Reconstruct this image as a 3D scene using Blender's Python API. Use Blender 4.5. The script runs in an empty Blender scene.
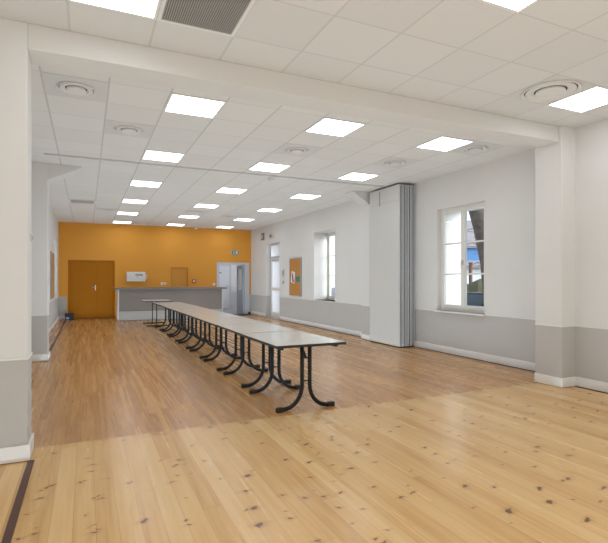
import bpy, bmesh, math, random
from mathutils import Vector, Matrix
random.seed(7)
R = math.radians
PI = math.pi
col = bpy.context.scene.collection
H = 3.343            # ceiling height
CAM_Z = 1.385
YAW = 0.429636

# ------------------------------------------------------------------ materials
def new_mat(name):
    m = bpy.data.materials.new(name); m.use_nodes = True
    nt = m.node_tree
    return m, nt, nt.nodes['Principled BSDF'], nt.nodes, nt.links

def simple(name, colr, rough=0.5, metal=0.0, var=0.04, scale=6.0, spec=0.5, bump=0.0, bscale=200):
    m, nt, b, N, L = new_mat(name)
    no = N.new('ShaderNodeTexNoise'); no.inputs['Scale'].default_value = scale; no.inputs['Detail'].default_value = 4
    ge = N.new('ShaderNodeNewGeometry'); L.new(ge.outputs['Position'], no.inputs['Vector'])
    mr = N.new('ShaderNodeMapRange'); mr.inputs['To Min'].default_value = 1 - var; mr.inputs['To Max'].default_value = 1 + var
    L.new(no.outputs['Fac'], mr.inputs['Value'])
    mx = N.new('ShaderNodeVectorMath'); mx.operation = 'SCALE'; mx.inputs[0].default_value = colr[:3]
    L.new(mr.outputs[0], mx.inputs['Scale']); L.new(mx.outputs[0], b.inputs['Base Color'])
    b.inputs['Roughness'].default_value = rough; b.inputs['Metallic'].default_value = metal
    b.inputs['Specular IOR Level'].default_value = spec
    if bump:
        n2 = N.new('ShaderNodeTexNoise'); n2.inputs['Scale'].default_value = bscale; n2.inputs['Detail'].default_value = 3
        L.new(ge.outputs['Position'], n2.inputs['Vector'])
        bp = N.new('ShaderNodeBump'); bp.inputs['Strength'].default_value = bump; bp.inputs['Distance'].default_value = 0.002
        L.new(n2.outputs['Fac'], bp.inputs['Height']); L.new(bp.outputs[0], b.inputs['Normal'])
    return m

def emis(name, colr, s):
    m, nt, b, N, L = new_mat(name)
    b.inputs['Base Color'].default_value = (0.9, 0.9, 0.9, 1)
    b.inputs['Emission Color'].default_value = (*colr, 1); b.inputs['Emission Strength'].default_value = s
    return m

def math_node(N, L, op, a, b=None, clamp=False):
    n = N.new('ShaderNodeMath'); n.operation = op; n.use_clamp = clamp
    for i, v in enumerate((a, b)):
        if v is None: continue
        if isinstance(v, (int, float)): n.inputs[i].default_value = v
        else: L.new(v, n.inputs[i])
    return n.outputs[0]

def mix_col(N, L, fac, a, b, blend='MIX'):
    n = N.new('ShaderNodeMix'); n.data_type = 'RGBA'; n.blend_type = blend
    for sock, v in ((n.inputs[0], fac), (n.inputs[6], a), (n.inputs[7], b)):
        if isinstance(v, (int, float)): sock.default_value = v
        elif isinstance(v, tuple): sock.default_value = (*v[:3], 1)
        else: L.new(v, sock)
    return n.outputs[2]

def wall_paint(name, upper, lower, z=0.775, blue=1.0):
    m, nt, b, N, L = new_mat(name)
    ge = N.new('ShaderNodeNewGeometry'); sp = N.new('ShaderNodeSeparateXYZ'); L.new(ge.outputs['Position'], sp.inputs[0])
    f = math_node(N, L, 'GREATER_THAN', sp.outputs['Z'], z)
    c = mix_col(N, L, f, lower, upper)
    no = N.new('ShaderNodeTexNoise'); no.inputs['Scale'].default_value = 1.3; no.inputs['Detail'].default_value = 5
    L.new(ge.outputs['Position'], no.inputs['Vector'])
    mr = N.new('ShaderNodeMapRange'); mr.inputs['To Min'].default_value = 0.96; mr.inputs['To Max'].default_value = 1.04
    L.new(no.outputs['Fac'], mr.inputs['Value'])
    vm = N.new('ShaderNodeVectorMath'); vm.operation = 'SCALE'; L.new(c, vm.inputs[0]); L.new(mr.outputs[0], vm.inputs['Scale'])
    L.new(vm.outputs[0], b.inputs['Base Color']); b.inputs['Roughness'].default_value = 0.75
    b.inputs['Specular IOR Level'].default_value = 0.25
    n2 = N.new('ShaderNodeTexNoise'); n2.inputs['Scale'].default_value = 90; n2.inputs['Detail'].default_value = 4
    L.new(ge.outputs['Position'], n2.inputs['Vector'])
    bp = N.new('ShaderNodeBump'); bp.inputs['Strength'].default_value = 0.12; bp.inputs['Distance'].default_value = 0.002
    L.new(n2.outputs['Fac'], bp.inputs['Height']); L.new(bp.outputs[0], b.inputs['Normal'])
    return m

def wood_floor(name, width, length, ramp, seam, knots, rough, grain_amt, streak, extra, lscale=(5.0, 1.4), bw=0.46):
    m, nt, b, N, L = new_mat(name)
    ge = N.new('ShaderNodeNewGeometry'); sp = N.new('ShaderNodeSeparateXYZ'); L.new(ge.outputs['Position'], sp.inputs[0])
    x, y = sp.outputs['X'], sp.outputs['Y']
    xs = math_node(N, L, 'DIVIDE', math_node(N, L, 'ADD', x, 20.013), width)
    row = math_node(N, L, 'FLOOR', xs); xf = math_node(N, L, 'FRACT', xs)
    wn = N.new('ShaderNodeTexWhiteNoise'); wn.noise_dimensions = '1D'; L.new(row, wn.inputs['W'])
    ys = math_node(N, L, 'ADD', math_node(N, L, 'DIVIDE', math_node(N, L, 'ADD', y, 20.0), length), math_node(N, L, 'MULTIPLY', wn.outputs['Value'], 7.0))
    cell = math_node(N, L, 'FLOOR', ys); yf = math_node(N, L, 'FRACT', ys)
    cv = N.new('ShaderNodeCombineXYZ'); L.new(row, cv.inputs[0]); L.new(cell, cv.inputs[1])
    w2 = N.new('ShaderNodeTexWhiteNoise'); w2.noise_dimensions = '2D'; L.new(cv.outputs[0], w2.inputs['Vector'])
    # grain: noise stretched along the board, shifted per board
    gv = N.new('ShaderNodeCombineXYZ')
    L.new(math_node(N, L, 'MULTIPLY', x, 38.0), gv.inputs[0])
    L.new(math_node(N, L, 'MULTIPLY', y, 1.6), gv.inputs[1])
    L.new(math_node(N, L, 'MULTIPLY', w2.outputs['Value'], 50.0), gv.inputs[2])
    g = N.new('ShaderNodeTexNoise'); g.inputs['Scale'].default_value = 1.0; g.inputs['Detail'].default_value = 5; g.inputs['Distortion'].default_value = 0.6
    L.new(gv.outputs[0], g.inputs['Vector'])
    lv = N.new('ShaderNodeCombineXYZ')
    L.new(math_node(N, L, 'MULTIPLY', x, lscale[0]), lv.inputs[0]); L.new(math_node(N, L, 'MULTIPLY', y, lscale[1]), lv.inputs[1]); L.new(math_node(N, L, 'MULTIPLY', w2.outputs['Value'], 3.0), lv.inputs[2])
    lg = N.new('ShaderNodeTexNoise'); lg.inputs['Scale'].default_value = 1.0; lg.inputs['Detail'].default_value = 4
    L.new(lv.outputs[0], lg.inputs['Vector'])
    t = math_node(N, L, 'MULTIPLY', w2.outputs['Value'], bw)
    t = math_node(N, L, 'ADD', t, math_node(N, L, 'MULTIPLY', math_node(N, L, 'SUBTRACT', g.outputs['Fac'], 0.5), grain_amt))
    t = math_node(N, L, 'ADD', t, math_node(N, L, 'MULTIPLY', math_node(N, L, 'SUBTRACT', lg.outputs['Fac'], 0.5), streak))
    t = math_node(N, L, 'ADD', t, 0.48 - bw/2, True)
    cr = N.new('ShaderNodeValToRGB'); L.new(t, cr.inputs[0])
    e = cr.color_ramp.elements
    e[0].position = 0.0; e[0].color = (*ramp[0], 1); e[1].position = 1.0; e[1].color = (*ramp[-1], 1)
    for i, c in enumerate(ramp[1:-1]):
        q = e.new((i + 1) / (len(ramp) - 1)); q.color = (*c, 1)
    c = cr.outputs[0]
    # knots
    if knots:
        for k, (sx, sy, rad, keep, off) in enumerate(knots):
            kv = N.new('ShaderNodeCombineXYZ')
            dn = N.new('ShaderNodeTexNoise'); dn.inputs['Scale'].default_value = 14; L.new(ge.outputs['Position'], dn.inputs['Vector'])
            jit = math_node(N, L, 'MULTIPLY', math_node(N, L, 'SUBTRACT', dn.outputs['Fac'], 0.5), 0.10)
            L.new(math_node(N, L, 'MULTIPLY', math_node(N, L, 'ADD', math_node(N, L, 'ADD', x, jit), off), sx), kv.inputs[0])
            L.new(math_node(N, L, 'MULTIPLY', math_node(N, L, 'ADD', math_node(N, L, 'ADD', y, jit), off * 1.7), sy), kv.inputs[1])
            vo = N.new('ShaderNodeTexVoronoi'); vo.voronoi_dimensions = '2D'; vo.inputs['Scale'].default_value = 1.0
            L.new(kv.outputs[0], vo.inputs['Vector'])
            sc = N.new('ShaderNodeSeparateColor'); L.new(vo.outputs['Color'], sc.inputs[0])
            gate = math_node(N, L, 'LESS_THAN', sc.outputs[0], keep)
            r = math_node(N, L, 'MULTIPLY', math_node(N, L, 'ADD', math_node(N, L, 'MULTIPLY', sc.outputs[1], 0.9), 0.35), rad)
            core = math_node(N, L, 'MULTIPLY', gate, math_node(N, L, 'SUBTRACT', 1.0, math_node(N, L, 'DIVIDE', vo.outputs['Distance'], r), True))
            core2 = math_node(N, L, 'MULTIPLY', core, 3.2, True)
            halo = math_node(N, L, 'MULTIPLY', gate, math_node(N, L, 'SUBTRACT', 1.0, math_node(N, L, 'DIVIDE', vo.outputs['Distance'], math_node(N, L, 'MULTIPLY', r, 2.8)), True))
            c = mix_col(N, L, math_node(N, L, 'MULTIPLY', halo, 0.6), c, (0.42, 0.21, 0.08))
            c = mix_col(N, L, math_node(N, L, 'MULTIPLY', core2, 0.9), c, (0.13, 0.048, 0.014))
    # seams
    s1 = math_node(N, L, 'LESS_THAN', xf, seam / width)
    s2 = math_node(N, L, 'LESS_THAN', yf, seam * 0.9 / length)
    s = math_node(N, L, 'MAXIMUM', s1, s2)
    c = mix_col(N, L, math_node(N, L, 'MULTIPLY', s, extra[0]), c, (0.13, 0.06, 0.02))
    L.new(c, b.inputs['Base Color'])
    rr = N.new('ShaderNodeMapRange'); rr.inputs['To Min'].default_value = rough - 0.06; rr.inputs['To Max'].default_value = rough + 0.1
    L.new(lg.outputs['Fac'], rr.inputs['Value']); L.new(rr.outputs[0], b.inputs['Roughness'])
    b.inputs['Specular IOR Level'].default_value = 0.5
    bp = N.new('ShaderNodeBump'); bp.inputs['Strength'].default_value = 0.15; bp.inputs['Distance'].default_value = 0.002
    L.new(math_node(N, L, 'SUBTRACT', math_node(N, L, 'MULTIPLY', g.outputs['Fac'], 0.3), s), bp.inputs['Height'])
    L.new(bp.outputs[0], b.inputs['Normal'])
    return m

def tile_ceiling(name, x0, y0, base, lx, ly, hw=0.010):
    m, nt, b, N, L = new_mat(name)
    ge = N.new('ShaderNodeNewGeometry'); sp = N.new('ShaderNodeSeparateXYZ'); L.new(ge.outputs['Position'], sp.inputs[0])
    def line(v, o, w):
        q = math_node(N, L, 'FRACT', math_node(N, L, 'DIVIDE', math_node(N, L, 'ADD', v, 30.0 - o + w), 0.6))
        return math_node(N, L, 'LESS_THAN', q, 2 * w / 0.6)
    a = line(sp.outputs['X'], x0, hw); c2 = line(sp.outputs['Y'], y0, hw * 0.8)
    # per tile tone
    fx = math_node(N, L, 'FLOOR', math_node(N, L, 'DIVIDE', math_node(N, L, 'ADD', sp.outputs['X'], 30.0 - x0), 0.6))
    fy = math_node(N, L, 'FLOOR', math_node(N, L, 'DIVIDE', math_node(N, L, 'ADD', sp.outputs['Y'], 30.0 - y0), 0.6))
    cv = N.new('ShaderNodeCombineXYZ'); L.new(fx, cv.inputs[0]); L.new(fy, cv.inputs[1])
    wn = N.new('ShaderNodeTexWhiteNoise'); wn.noise_dimensions = '2D'; L.new(cv.outputs[0], wn.inputs['Vector'])
    mr = N.new('ShaderNodeMapRange'); mr.inputs['To Min'].default_value = 0.975; mr.inputs['To Max'].default_value = 1.02
    L.new(wn.outputs['Value'], mr.inputs['Value'])
    vm = N.new('ShaderNodeVectorMath'); vm.operation = 'SCALE'; vm.inputs[0].default_value = base; L.new(mr.outputs[0], vm.inputs['Scale'])
    c = mix_col(N, L, c2, vm.outputs[0], tuple(v * ly for v in base))
    c = mix_col(N, L, a, c, tuple(v * lx for v in base))
    L.new(c, b.inputs['Base Color']); b.inputs['Roughness'].default_value = 0.8; b.inputs['Specular IOR Level'].default_value = 0.2
    n2 = N.new('ShaderNodeTexNoise'); n2.inputs['Scale'].default_value = 140; n2.inputs['Detail'].default_value = 3
    L.new(ge.outputs['Position'], n2.inputs['Vector'])
    bp = N.new('ShaderNodeBump'); bp.inputs['Strength'].default_value = 0.1; bp.inputs['Distance'].default_value = 0.002
    L.new(n2.outputs['Fac'], bp.inputs['Height']); L.new(bp.outputs[0], b.inputs['Normal'])
    return m

def glass(name, tint=(1, 1, 1)):
    m, nt, b, N, L = new_mat(name)
    N.remove(b)
    tr = N.new('ShaderNodeBsdfTransparent'); tr.inputs['Color'].default_value = (*tint, 1)
    gl = N.new('ShaderNodeBsdfGlossy'); gl.inputs['Roughness'].default_value = 0.02
    lw = N.new('ShaderNodeLayerWeight'); lw.inputs['Blend'].default_value = 0.5
    fr = math_node(N, L, 'ADD', math_node(N, L, 'MULTIPLY', math_node(N, L, 'POWER', lw.outputs['Facing'], 4.0), 0.6), 0.03)
    ms = N.new('ShaderNodeMixShader'); L.new(fr, ms.inputs[0]); L.new(tr.outputs[0], ms.inputs[1]); L.new(gl.outputs[0], ms.inputs[2])
    L.new(ms.outputs[0], N['Material Output'].inputs['Surface'])
    return m

def frosted(name, colr=(0.95, 0.96, 0.97)):
    m, nt, b, N, L = new_mat(name)
    N.remove(b)
    tl = N.new('ShaderNodeBsdfTranslucent'); tl.inputs['Color'].default_value = (*colr, 1)
    df = N.new('ShaderNodeBsdfDiffuse'); df.inputs['Color'].default_value = (*colr, 1)
    ms = N.new('ShaderNodeMixShader'); ms.inputs[0].default_value = 0.35
    L.new(tl.outputs[0], ms.inputs[1]); L.new(df.outputs[0], ms.inputs[2])
    L.new(ms.outputs[0], N['Material Output'].inputs['Surface'])
    return m

UP = (0.735, 0.728, 0.715); LOW = (0.505, 0.487, 0.467)
M = {}
M['wall'] = wall_paint('wall_paint', UP, LOW)
M['beam'] = simple('beam_paint', (0.70, 0.69, 0.675), 0.75, var=0.02, bump=0.1, bscale=90)
M['orange_wall'] = wall_paint('orange_paint', (0.75, 0.345, 0.055), (0.75, 0.345, 0.055))
M['grey_low'] = simple('grey_dado_paint', LOW, 0.75, var=0.02)
M['orange_door'] = simple('orange_door_paint', (0.43, 0.155, 0.003), 0.6, var=0.03, spec=0.2)
M['white_trim'] = simple('white_trim_paint', (0.80, 0.80, 0.80), 0.45, var=0.02)
M['rail'] = simple('rail_paint', (0.78, 0.77, 0.75), 0.5, var=0.02)
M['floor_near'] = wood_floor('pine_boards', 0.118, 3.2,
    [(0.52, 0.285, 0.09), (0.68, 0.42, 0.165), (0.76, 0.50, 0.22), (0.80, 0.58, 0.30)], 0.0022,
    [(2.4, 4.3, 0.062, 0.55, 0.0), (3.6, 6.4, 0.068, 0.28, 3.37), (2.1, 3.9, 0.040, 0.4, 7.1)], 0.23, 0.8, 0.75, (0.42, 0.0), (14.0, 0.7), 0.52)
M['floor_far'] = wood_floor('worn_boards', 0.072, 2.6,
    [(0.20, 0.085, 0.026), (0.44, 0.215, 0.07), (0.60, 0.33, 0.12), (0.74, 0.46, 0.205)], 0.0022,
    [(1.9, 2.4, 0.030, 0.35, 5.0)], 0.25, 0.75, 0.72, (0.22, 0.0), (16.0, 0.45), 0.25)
M['ceil_near'] = tile_ceiling('ceiling_tiles_near', 0.478, 3.713, (0.70, 0.70, 0.695), 0.86, 0.86)
M['ceil_far'] = tile_ceiling('ceiling_tiles_far', 0.805, 5.10, (0.75, 0.74, 0.72), 0.78, 0.86)
M['led'] = emis('led_diffuser', (.92, 0.97, 1.04), 7.0)
M['white_metal'] = simple('white_metal', (0.78, 0.78, 0.77), 0.4, var=0.01)
M['grey_white'] = simple('grey_white_plastic', (0.62, 0.61, 0.59), 0.45, var=0.02)
M['dark'] = simple('dark_gap', (0.02, 0.02, 0.02), 0.6)
M['black_metal'] = simple('black_metal', (0.009, 0.008, 0.008), 0.5, var=0.1, spec=0.3)
M['black_rubber'] = simple('black_rubber', (0.012, 0.012, 0.013), 0.6)
M['laminate'] = simple('grey_laminate', (0.70, 0.705, 0.675), 0.18, var=0.03, scale=3, spec=0.5)
M['edge_band'] = simple('dark_edge_band', (0.03, 0.022, 0.018), 0.6, spec=0.3)
M['dark_wood'] = simple('dark_brown_wood', (0.085, 0.032, 0.018), 0.45, var=0.2, scale=12)
M['dark_gapwood'] = simple('brown_gap_wood', (0.07, 0.038, 0.022), 0.7, var=0.2, scale=12)
M['panel'] = simple('partition_laminate', (0.62, 0.615, 0.60), 0.55, var=0.02)
M['alu'] = simple('aluminium', (0.58, 0.605, 0.63), 0.35, 0.3, var=0.04)
M['counter_front'] = simple('counter_taupe', (0.225, 0.195, 0.175), 0.55, var=0.03)
M['counter_top'] = simple('counter_top_grey', (0.19, 0.175, 0.17), 0.45, var=0.04)
M['counter_plinth'] = simple('counter_plinth_grey', (0.42, 0.405, 0.39), 0.5, var=0.03)
M['counter_end'] = simple('counter_end_white', (0.66, 0.68, 0.70), 0.5, var=0.02)
M['frame_cream'] = simple('window_paint', (0.78, 0.765, 0.73), 0.45, var=0.02)
M['glass'] = glass('window_glass', (0.96, 0.985, 0.98))
M['frost'] = frosted('frosted_glass')
M['chrome'] = simple('chrome', (0.75, 0.75, 0.75), 0.2, 1.0)
M['grille'] = simple('grille_grey', (0.36, 0.345, 0.32), 0.5, 0.3)
M['cork'] = simple('cork', (0.50, 0.23, 0.06), 0.85, var=0.2, scale=25)
M['paper'] = simple('paper_white', (0.80, 0.80, 0.80), 0.7)
M['teal'] = simple('teal_card', (0.01, 0.27, 0.28), 0.6)
M['rust'] = simple('rust_print', (0.22, 0.09, 0.08), 0.7)
M['green'] = simple('sign_green', (0.02, 0.20, 0.10), 0.5)
M['red'] = simple('alarm_red', (0.45, 0.02, 0.02), 0.4)
M['ink'] = simple('ink_violet_grey', (0.10, 0.09, 0.14), 0.6)
M['ink_pale'] = simple('ink_pale_grey', (0.42, 0.42, 0.48), 0.6)
M['grey_frame'] = simple('door_frame_grey', (0.56, 0.58, 0.62), 0.5, var=0.02)
M['grey_door'] = simple('door_leaf_grey', (0.43, 0.47, 0.53), 0.5, var=0.03)
M['pale_door'] = simple('pale_door_paint', (0.68, 0.70, 0.75), 0.5, var=0.02)
M['corridor'] = wall_paint('corridor_paint', (0.76, 0.77, 0.80), (0.60, 0.62, 0.66))
M['corridor_floor'] = simple('corridor_lino', (0.27, 0.27, 0.29), 0.35, var=0.1)
M['mat'] = simple('doormat_grey', (0.10, 0.095, 0.09), 0.9, var=0.2, scale=60)
M['navy'] = simple('navy_plastic', (0.006, 0.009, 0.02), 0.5)
M['bounce_white'] = simple('ground_bounce_white', (0.82, 0.82, 0.80), 0.85, var=0.03)  # reflector white for the ground outside the left window
M['bark'] = simple('bark', (0.10, 0.075, 0.06), 0.95, var=0.95, scale=7, bump=1.0, bscale=18)
M['asphalt'] = simple('asphalt', (0.20, 0.20, 0.20), 0.9, var=0.15)
M['grass'] = simple('grass_green', (0.07, 0.11, 0.03), 0.95, var=0.4, scale=9)
M['hedge'] = simple('hedge_green', (0.075, 0.075, 0.035), 0.95, var=0.6, scale=14, bump=1.0, bscale=14)
M['blue_render'] = simple('blue_house_render', (0.10, 0.24, 0.48), 0.85, var=0.06)
M['house_white'] = simple('white_house_render', (0.80, 0.80, 0.80), 0.85, var=0.04)
M['roof'] = simple('roof_tile', (0.32, 0.28, 0.28), 0.85, var=0.2, scale=5)
M['brick'] = simple('brown_post', (0.14, 0.06, 0.045), 0.9, var=0.3, scale=8)
M['car_paint'] = simple('dark_car_paint', (0.010, 0.011, 0.015), 0.2, 0.3, var=0.05)
M['car_glass'] = simple('car_glass', (0.05, 0.07, 0.09), 0.08)
M['win_dark'] = simple('house_window_dark', (0.06, 0.07, 0.08), 0.15)

# ------------------------------------------------------------------ mesh helpers
class MB:
    """collects boxes, tubes, prisms and lathes into one mesh"""
    def __init__(self): self.bm = bmesh.new()
    def box(self, x0, x1, y0, y1, z0, z1, bev=0.0, mat=None):
        b2 = bmesh.new(); bmesh.ops.create_cube(b2, size=1.0)
        sx, sy, sz = x1 - x0, y1 - y0, z1 - z0
        bmesh.ops.transform(b2, matrix=Matrix.Translation(((x0+x1)/2, (y0+y1)/2, (z0+z1)/2)) @ Matrix.Diagonal((sx, sy, sz, 1)), verts=b2.verts)
        if bev:
            bmesh.ops.bevel(b2, geom=b2.edges[:], offset=min(bev, abs(sx)*.45, abs(sy)*.45, abs(sz)*.45), segments=2, affect='EDGES', profile=0.5)
        if mat is not None: bmesh.ops.transform(b2, matrix=mat, verts=b2.verts)
        self._merge(b2); return self
    def _merge(self, b2):
        me = bpy.data.meshes.new('tmp'); b2.to_mesh(me); b2.free(); self.bm.from_mesh(me); bpy.data.meshes.remove(me)
    def tube(self, pts, r, n=10, cap=True):
        pts = [Vector(p) for p in pts]; rs = r if isinstance(r, (list, tuple)) else [r]*len(pts)
        rings = []; up = None
        for i, p in enumerate(pts):
            if i == 0: t = pts[1]-pts[0]
            elif i == len(pts)-1: t = pts[-1]-pts[-2]
            else: t = (pts[i+1]-p).normalized() + (p-pts[i-1]).normalized()
            t.normalize()
            if up is None:
                up = Vector((0,0,1)) if abs(t.z) < .9 else Vector((0,1,0))
            a = up - t*up.dot(t); a.normalize(); up = a; b = t.cross(a)
            rings.append([self.bm.verts.new(p + (a*math.cos(2*PI*k/n) + b*math.sin(2*PI*k/n))*rs[i]) for k in range(n)])
        for i in range(len(rings)-1):
            for k in range(n):
                f = self.bm.faces.new((rings[i][k], rings[i][(k+1)%n], rings[i+1][(k+1)%n], rings[i+1][k])); f.smooth = True
        if cap:
            self.bm.faces.new(rings[0][::-1]); self.bm.faces.new(rings[-1])
        return self
    def lathe(self, prof, n=40, center=(0,0,0), mat=None):
        b2 = bmesh.new(); rings = []
        for (r, z) in prof:
            if r < 1e-6: rings.append([b2.verts.new((0,0,z))])
            else: rings.append([b2.verts.new((r*math.cos(2*PI*k/n), r*math.sin(2*PI*k/n), z)) for k in range(n)])
        for A, B in zip(rings, rings[1:]):
            for k in range(n):
                if len(A) == 1 and len(B) == 1: continue
                if len(A) == 1: f = b2.faces.new((A[0], B[(k+1)%n], B[k]))
                elif len(B) == 1: f = b2.faces.new((A[k], A[(k+1)%n], B[0]))
                else: f = b2.faces.new((A[k], A[(k+1)%n], B[(k+1)%n], B[k]))
                f.smooth = True
        m4 = Matrix.Translation(center)
        if mat is not None: m4 = m4 @ mat
        bmesh.ops.transform(b2, matrix=m4, verts=b2.verts); self._merge(b2); return self
    def prism(self, poly, axis, a, b):
        """poly in the two other axes (order x,y,z without axis), extruded along axis from a to b"""
        def pt(u, v, w):
            return {'x': (w, u, v), 'y': (u, w, v), 'z': (u, v, w)}[axis]
        A = [self.bm.verts.new(pt(u, v, a)) for u, v in poly]; B = [self.bm.verts.new(pt(u, v, b)) for u, v in poly]
        n = len(poly)
        for k in range(n): self.bm.faces.new((A[k], A[(k+1)%n], B[(k+1)%n], B[k]))
        self.bm.faces.new(A[::-1]); self.bm.faces.new(B)
        return self
    def build(self, name, mat, parent=None, smooth=False):
        bmesh.ops.recalc_face_normals(self.bm, faces=self.bm.faces[:])
        me = bpy.data.meshes.new(name); self.bm.to_mesh(me); self.bm.free()
        me.materials.append(mat)
        o = bpy.data.objects.new(name, me); col.objects.link(o)
        if parent is not None: o.parent = parent
        return o

def tag(o, label=None, cat=None, group=None, kind=None):
    if label: o['label'] = label
    if cat: o['category'] = cat
    if group: o['group'] = group
    if kind: o['kind'] = kind
    return o

def empty(name, loc=(0,0,0), rz=0):
    o = bpy.data.objects.new(name, None); col.objects.link(o); o.location = loc; o.rotation_euler = (0,0,rz); o.empty_display_size = .1
    return o

def children(o): return [c for c in bpy.data.objects if c.parent == o]
def copy_tree(o, parent=None):
    kids = children(o)
    c = o.copy(); col.objects.link(c); c.parent = parent
    for k in kids: copy_tree(k, c)
    return c

def struct(o): o['kind'] = 'structure'; return o

def solid_wall(name, mat, axis, p0, p1, s0, s1, z0, z1, holes=()):
    """wall slab between planes p0,p1 on axis, spanning s0..s1 on the other, with rectangular holes (a,b,c,d)"""
    S = sorted({s0, s1, *[h[0] for h in holes], *[h[1] for h in holes]}); Zs = sorted({z0, z1, *[h[2] for h in holes], *[h[3] for h in holes]})
    S = [s for s in S if s0 <= s <= s1]; Zs = [z for z in Zs if z0 <= z <= z1]
    def full(i, j):
        if i < 0 or j < 0 or i >= len(S)-1 or j >= len(Zs)-1: return False
        a, b = (S[i]+S[i+1])/2, (Zs[j]+Zs[j+1])/2
        return not any(h[0] < a < h[1] and h[2] < b < h[3] for h in holes)
    m = MB(); bm = m.bm; cache = {}
    def V(p, s, z):
        k = (p, s, z)
        if k not in cache: cache[k] = bm.verts.new((p, s, z) if axis == 'x' else (s, p, z))
        return cache[k]
    for i in range(len(S)-1):
        for j in range(len(Zs)-1):
            if not full(i, j): continue
            a, b, c, d = S[i], S[i+1], Zs[j], Zs[j+1]
            for p in (p0, p1): bm.faces.new((V(p,a,c), V(p,b,c), V(p,b,d), V(p,a,d)))
            if not full(i-1, j): bm.faces.new((V(p0,a,c), V(p1,a,c), V(p1,a,d), V(p0,a,d)))
            if not full(i+1, j): bm.faces.new((V(p0,b,c), V(p1,b,c), V(p1,b,d), V(p0,b,d)))
            if not full(i, j-1): bm.faces.new((V(p0,a,c), V(p1,a,c), V(p1,b,c), V(p0,b,c)))
            if not full(i, j+1): bm.faces.new((V(p0,a,d), V(p1,a,d), V(p1,b,d), V(p0,b,d)))
    return struct(m.build(name, mat))

# ------------------------------------------------------------------ room shell
YB = 4.46            # joint between the two floors
YN = -3.2            # wall behind the camera
XL0 = -3.6           # near room, left wall
XNR = 5.77           # near room, right wall
XR = 6.13; XR2 = 6.0; XL = -0.87; YE = 18.2

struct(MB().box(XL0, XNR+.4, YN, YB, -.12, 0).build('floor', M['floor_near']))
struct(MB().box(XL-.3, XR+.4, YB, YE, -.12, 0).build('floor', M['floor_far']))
struct(MB().box(XL0, XNR+.4, YN, 4.32, H, H+.1).build('ceiling', M['ceil_near']))
struct(MB().box(XL-.3, XR+.4, 4.32, YE+.1, H, H+.1).build('ceiling', M['ceil_far']))

solid_wall('wall_right', M['wall'], 'x', XR, XR+.70, 4.47, 9.45, 0, H, [(6.03, 7.23, 0.79, 2.72)])
solid_wall('wall_right_far', M['wall'], 'x', XR2, XR2+.56, 9.45, YE, 0, H, [(11.13, 12.40, 0.79, 2.74), (15.10, 16.45, 0, 2.68)])
solid_wall('wall_right_near', M['wall'], 'x', XNR, XNR+.4, YN, 4.15, 0, H)
solid_wall('wall_left', M['wall'], 'x', XL-.5, XL, 4.47, YE, 0, H, [(16.0, 17.2, 0.85, 2.62)])
solid_wall('wall_left_near', M['wall'], 'x', XL0-.3, XL0, YN, 4.17, 0, H)
solid_wall('wall_back', M['orange_wall'], 'y', YE, YE+.12, XL-.5, XR2+.5, 0, H, [(-.58, .92, 0, 2.05), (4.66, 5.82, 0, 2.00), (2.87, 3.50, 0.90, 1.83)])
solid_wall('wall_rear', M['wall'], 'y', YN-.3, YN, XL0-.3, XNR+.4, 0, H)
# piers and beam dividing the hall
struct(MB().box(XL0-.3, -.41, 4.17, 4.47, 0, H, .006).build('wall_left_pier', M['wall']))
struct(MB().box(5.50, 6.7, 4.13, 4.52, 0, H, .006).build('wall_right_pier', M['wall']))
struct(MB().box(-.41, 5.50, 4.17, 4.47, 3.145, H, .006).build('trim_beam', M['beam']))
# second pair of piers with their sloping haunches
def pier(name, xa, xb, tip, face):
    o = MB().box(xa, xb, 9.10, 9.45, 0, H, .004).build(name, M['wall']); struct(o)
    m = MB().prism([(face, H-.001), (tip, H-.001), (tip, H-.02), (face, 3.06)], 'y', 9.10, 9.45)
    h = m.build('trim_haunch', M['beam']); struct(h)
pier('wall_left_pier_far', -1.2, -.60, -.08, -.60)
pier('wall_right_pier_far', 5.80, 6.3, 5.36, 5.80)

# grey dado beside the orange door, on the back wall
struct(MB().box(XL, -.62, YE-.006, YE, 0, .79).build('trim_1', M['grey_low']))
struct(MB().box(5.86, XR2, YE-.006, YE, 0, .79).build('trim_2', M['grey_low']))

# chair rail and baseboards (white), with the dark strip at the foot of the right wall
def band(name, x0, x1, y0, y1, z0, z1, mat, bev=.003): return struct(MB().box(x0, x1, y0, y1, z0, z1, bev).build(name, mat))
def skirting(side, x0, x1, y0, y1): band('baseboard_'+side, x0, x1, y0, y1, 0.006, .125, M['white_trim'])
def rail(n, x0, x1, y0, y1): band('trim_%d' % n, x0, x1, y0, y1, .772, .788, M['rail'])
T = .018; t_ = .008
skirting('right', XR-T, XR, 4.47, 9.10); skirting('right_far', XR2-T, XR2, 9.45, 15.02); skirting('right_end', XR2-T, XR2, 16.5, YE)
skirting('right_near', XNR-T, XNR, YN, 4.14)
skirting('right_pier', 5.50-T, 5.50, 4.13-T, 4.52); skirting('right_pier_front', 5.50, XNR-T, 4.13-T, 4.13)
skirting('right_pier_far', 5.80-T, 5.80, 9.10-T, 9.45); skirting('right_pier_far_front', 5.80, XR-T, 9.10-T, 9.10)
skirting('left_pier', XL0, -.41+T, 4.17-T, 4.17); skirting('left_pier_side', -.41, -.41+T, 4.17, 4.47)
skirting('left_pier_far', XL, -.60+T, 9.10-T, 9.10); skirting('left_pier_far_side', -.60, -.60+T, 9.10, 9.45)
skirting('left', XL, XL+T, 4.47, 9.08); rail(15, XL, XL+t_, 4.47, 9.09)
skirting('left_far', XL, XL+T, 9.45, YE); skirting('back', XL+T, -.62, YE-.006-T, YE-.006)
t2 = .008
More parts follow.
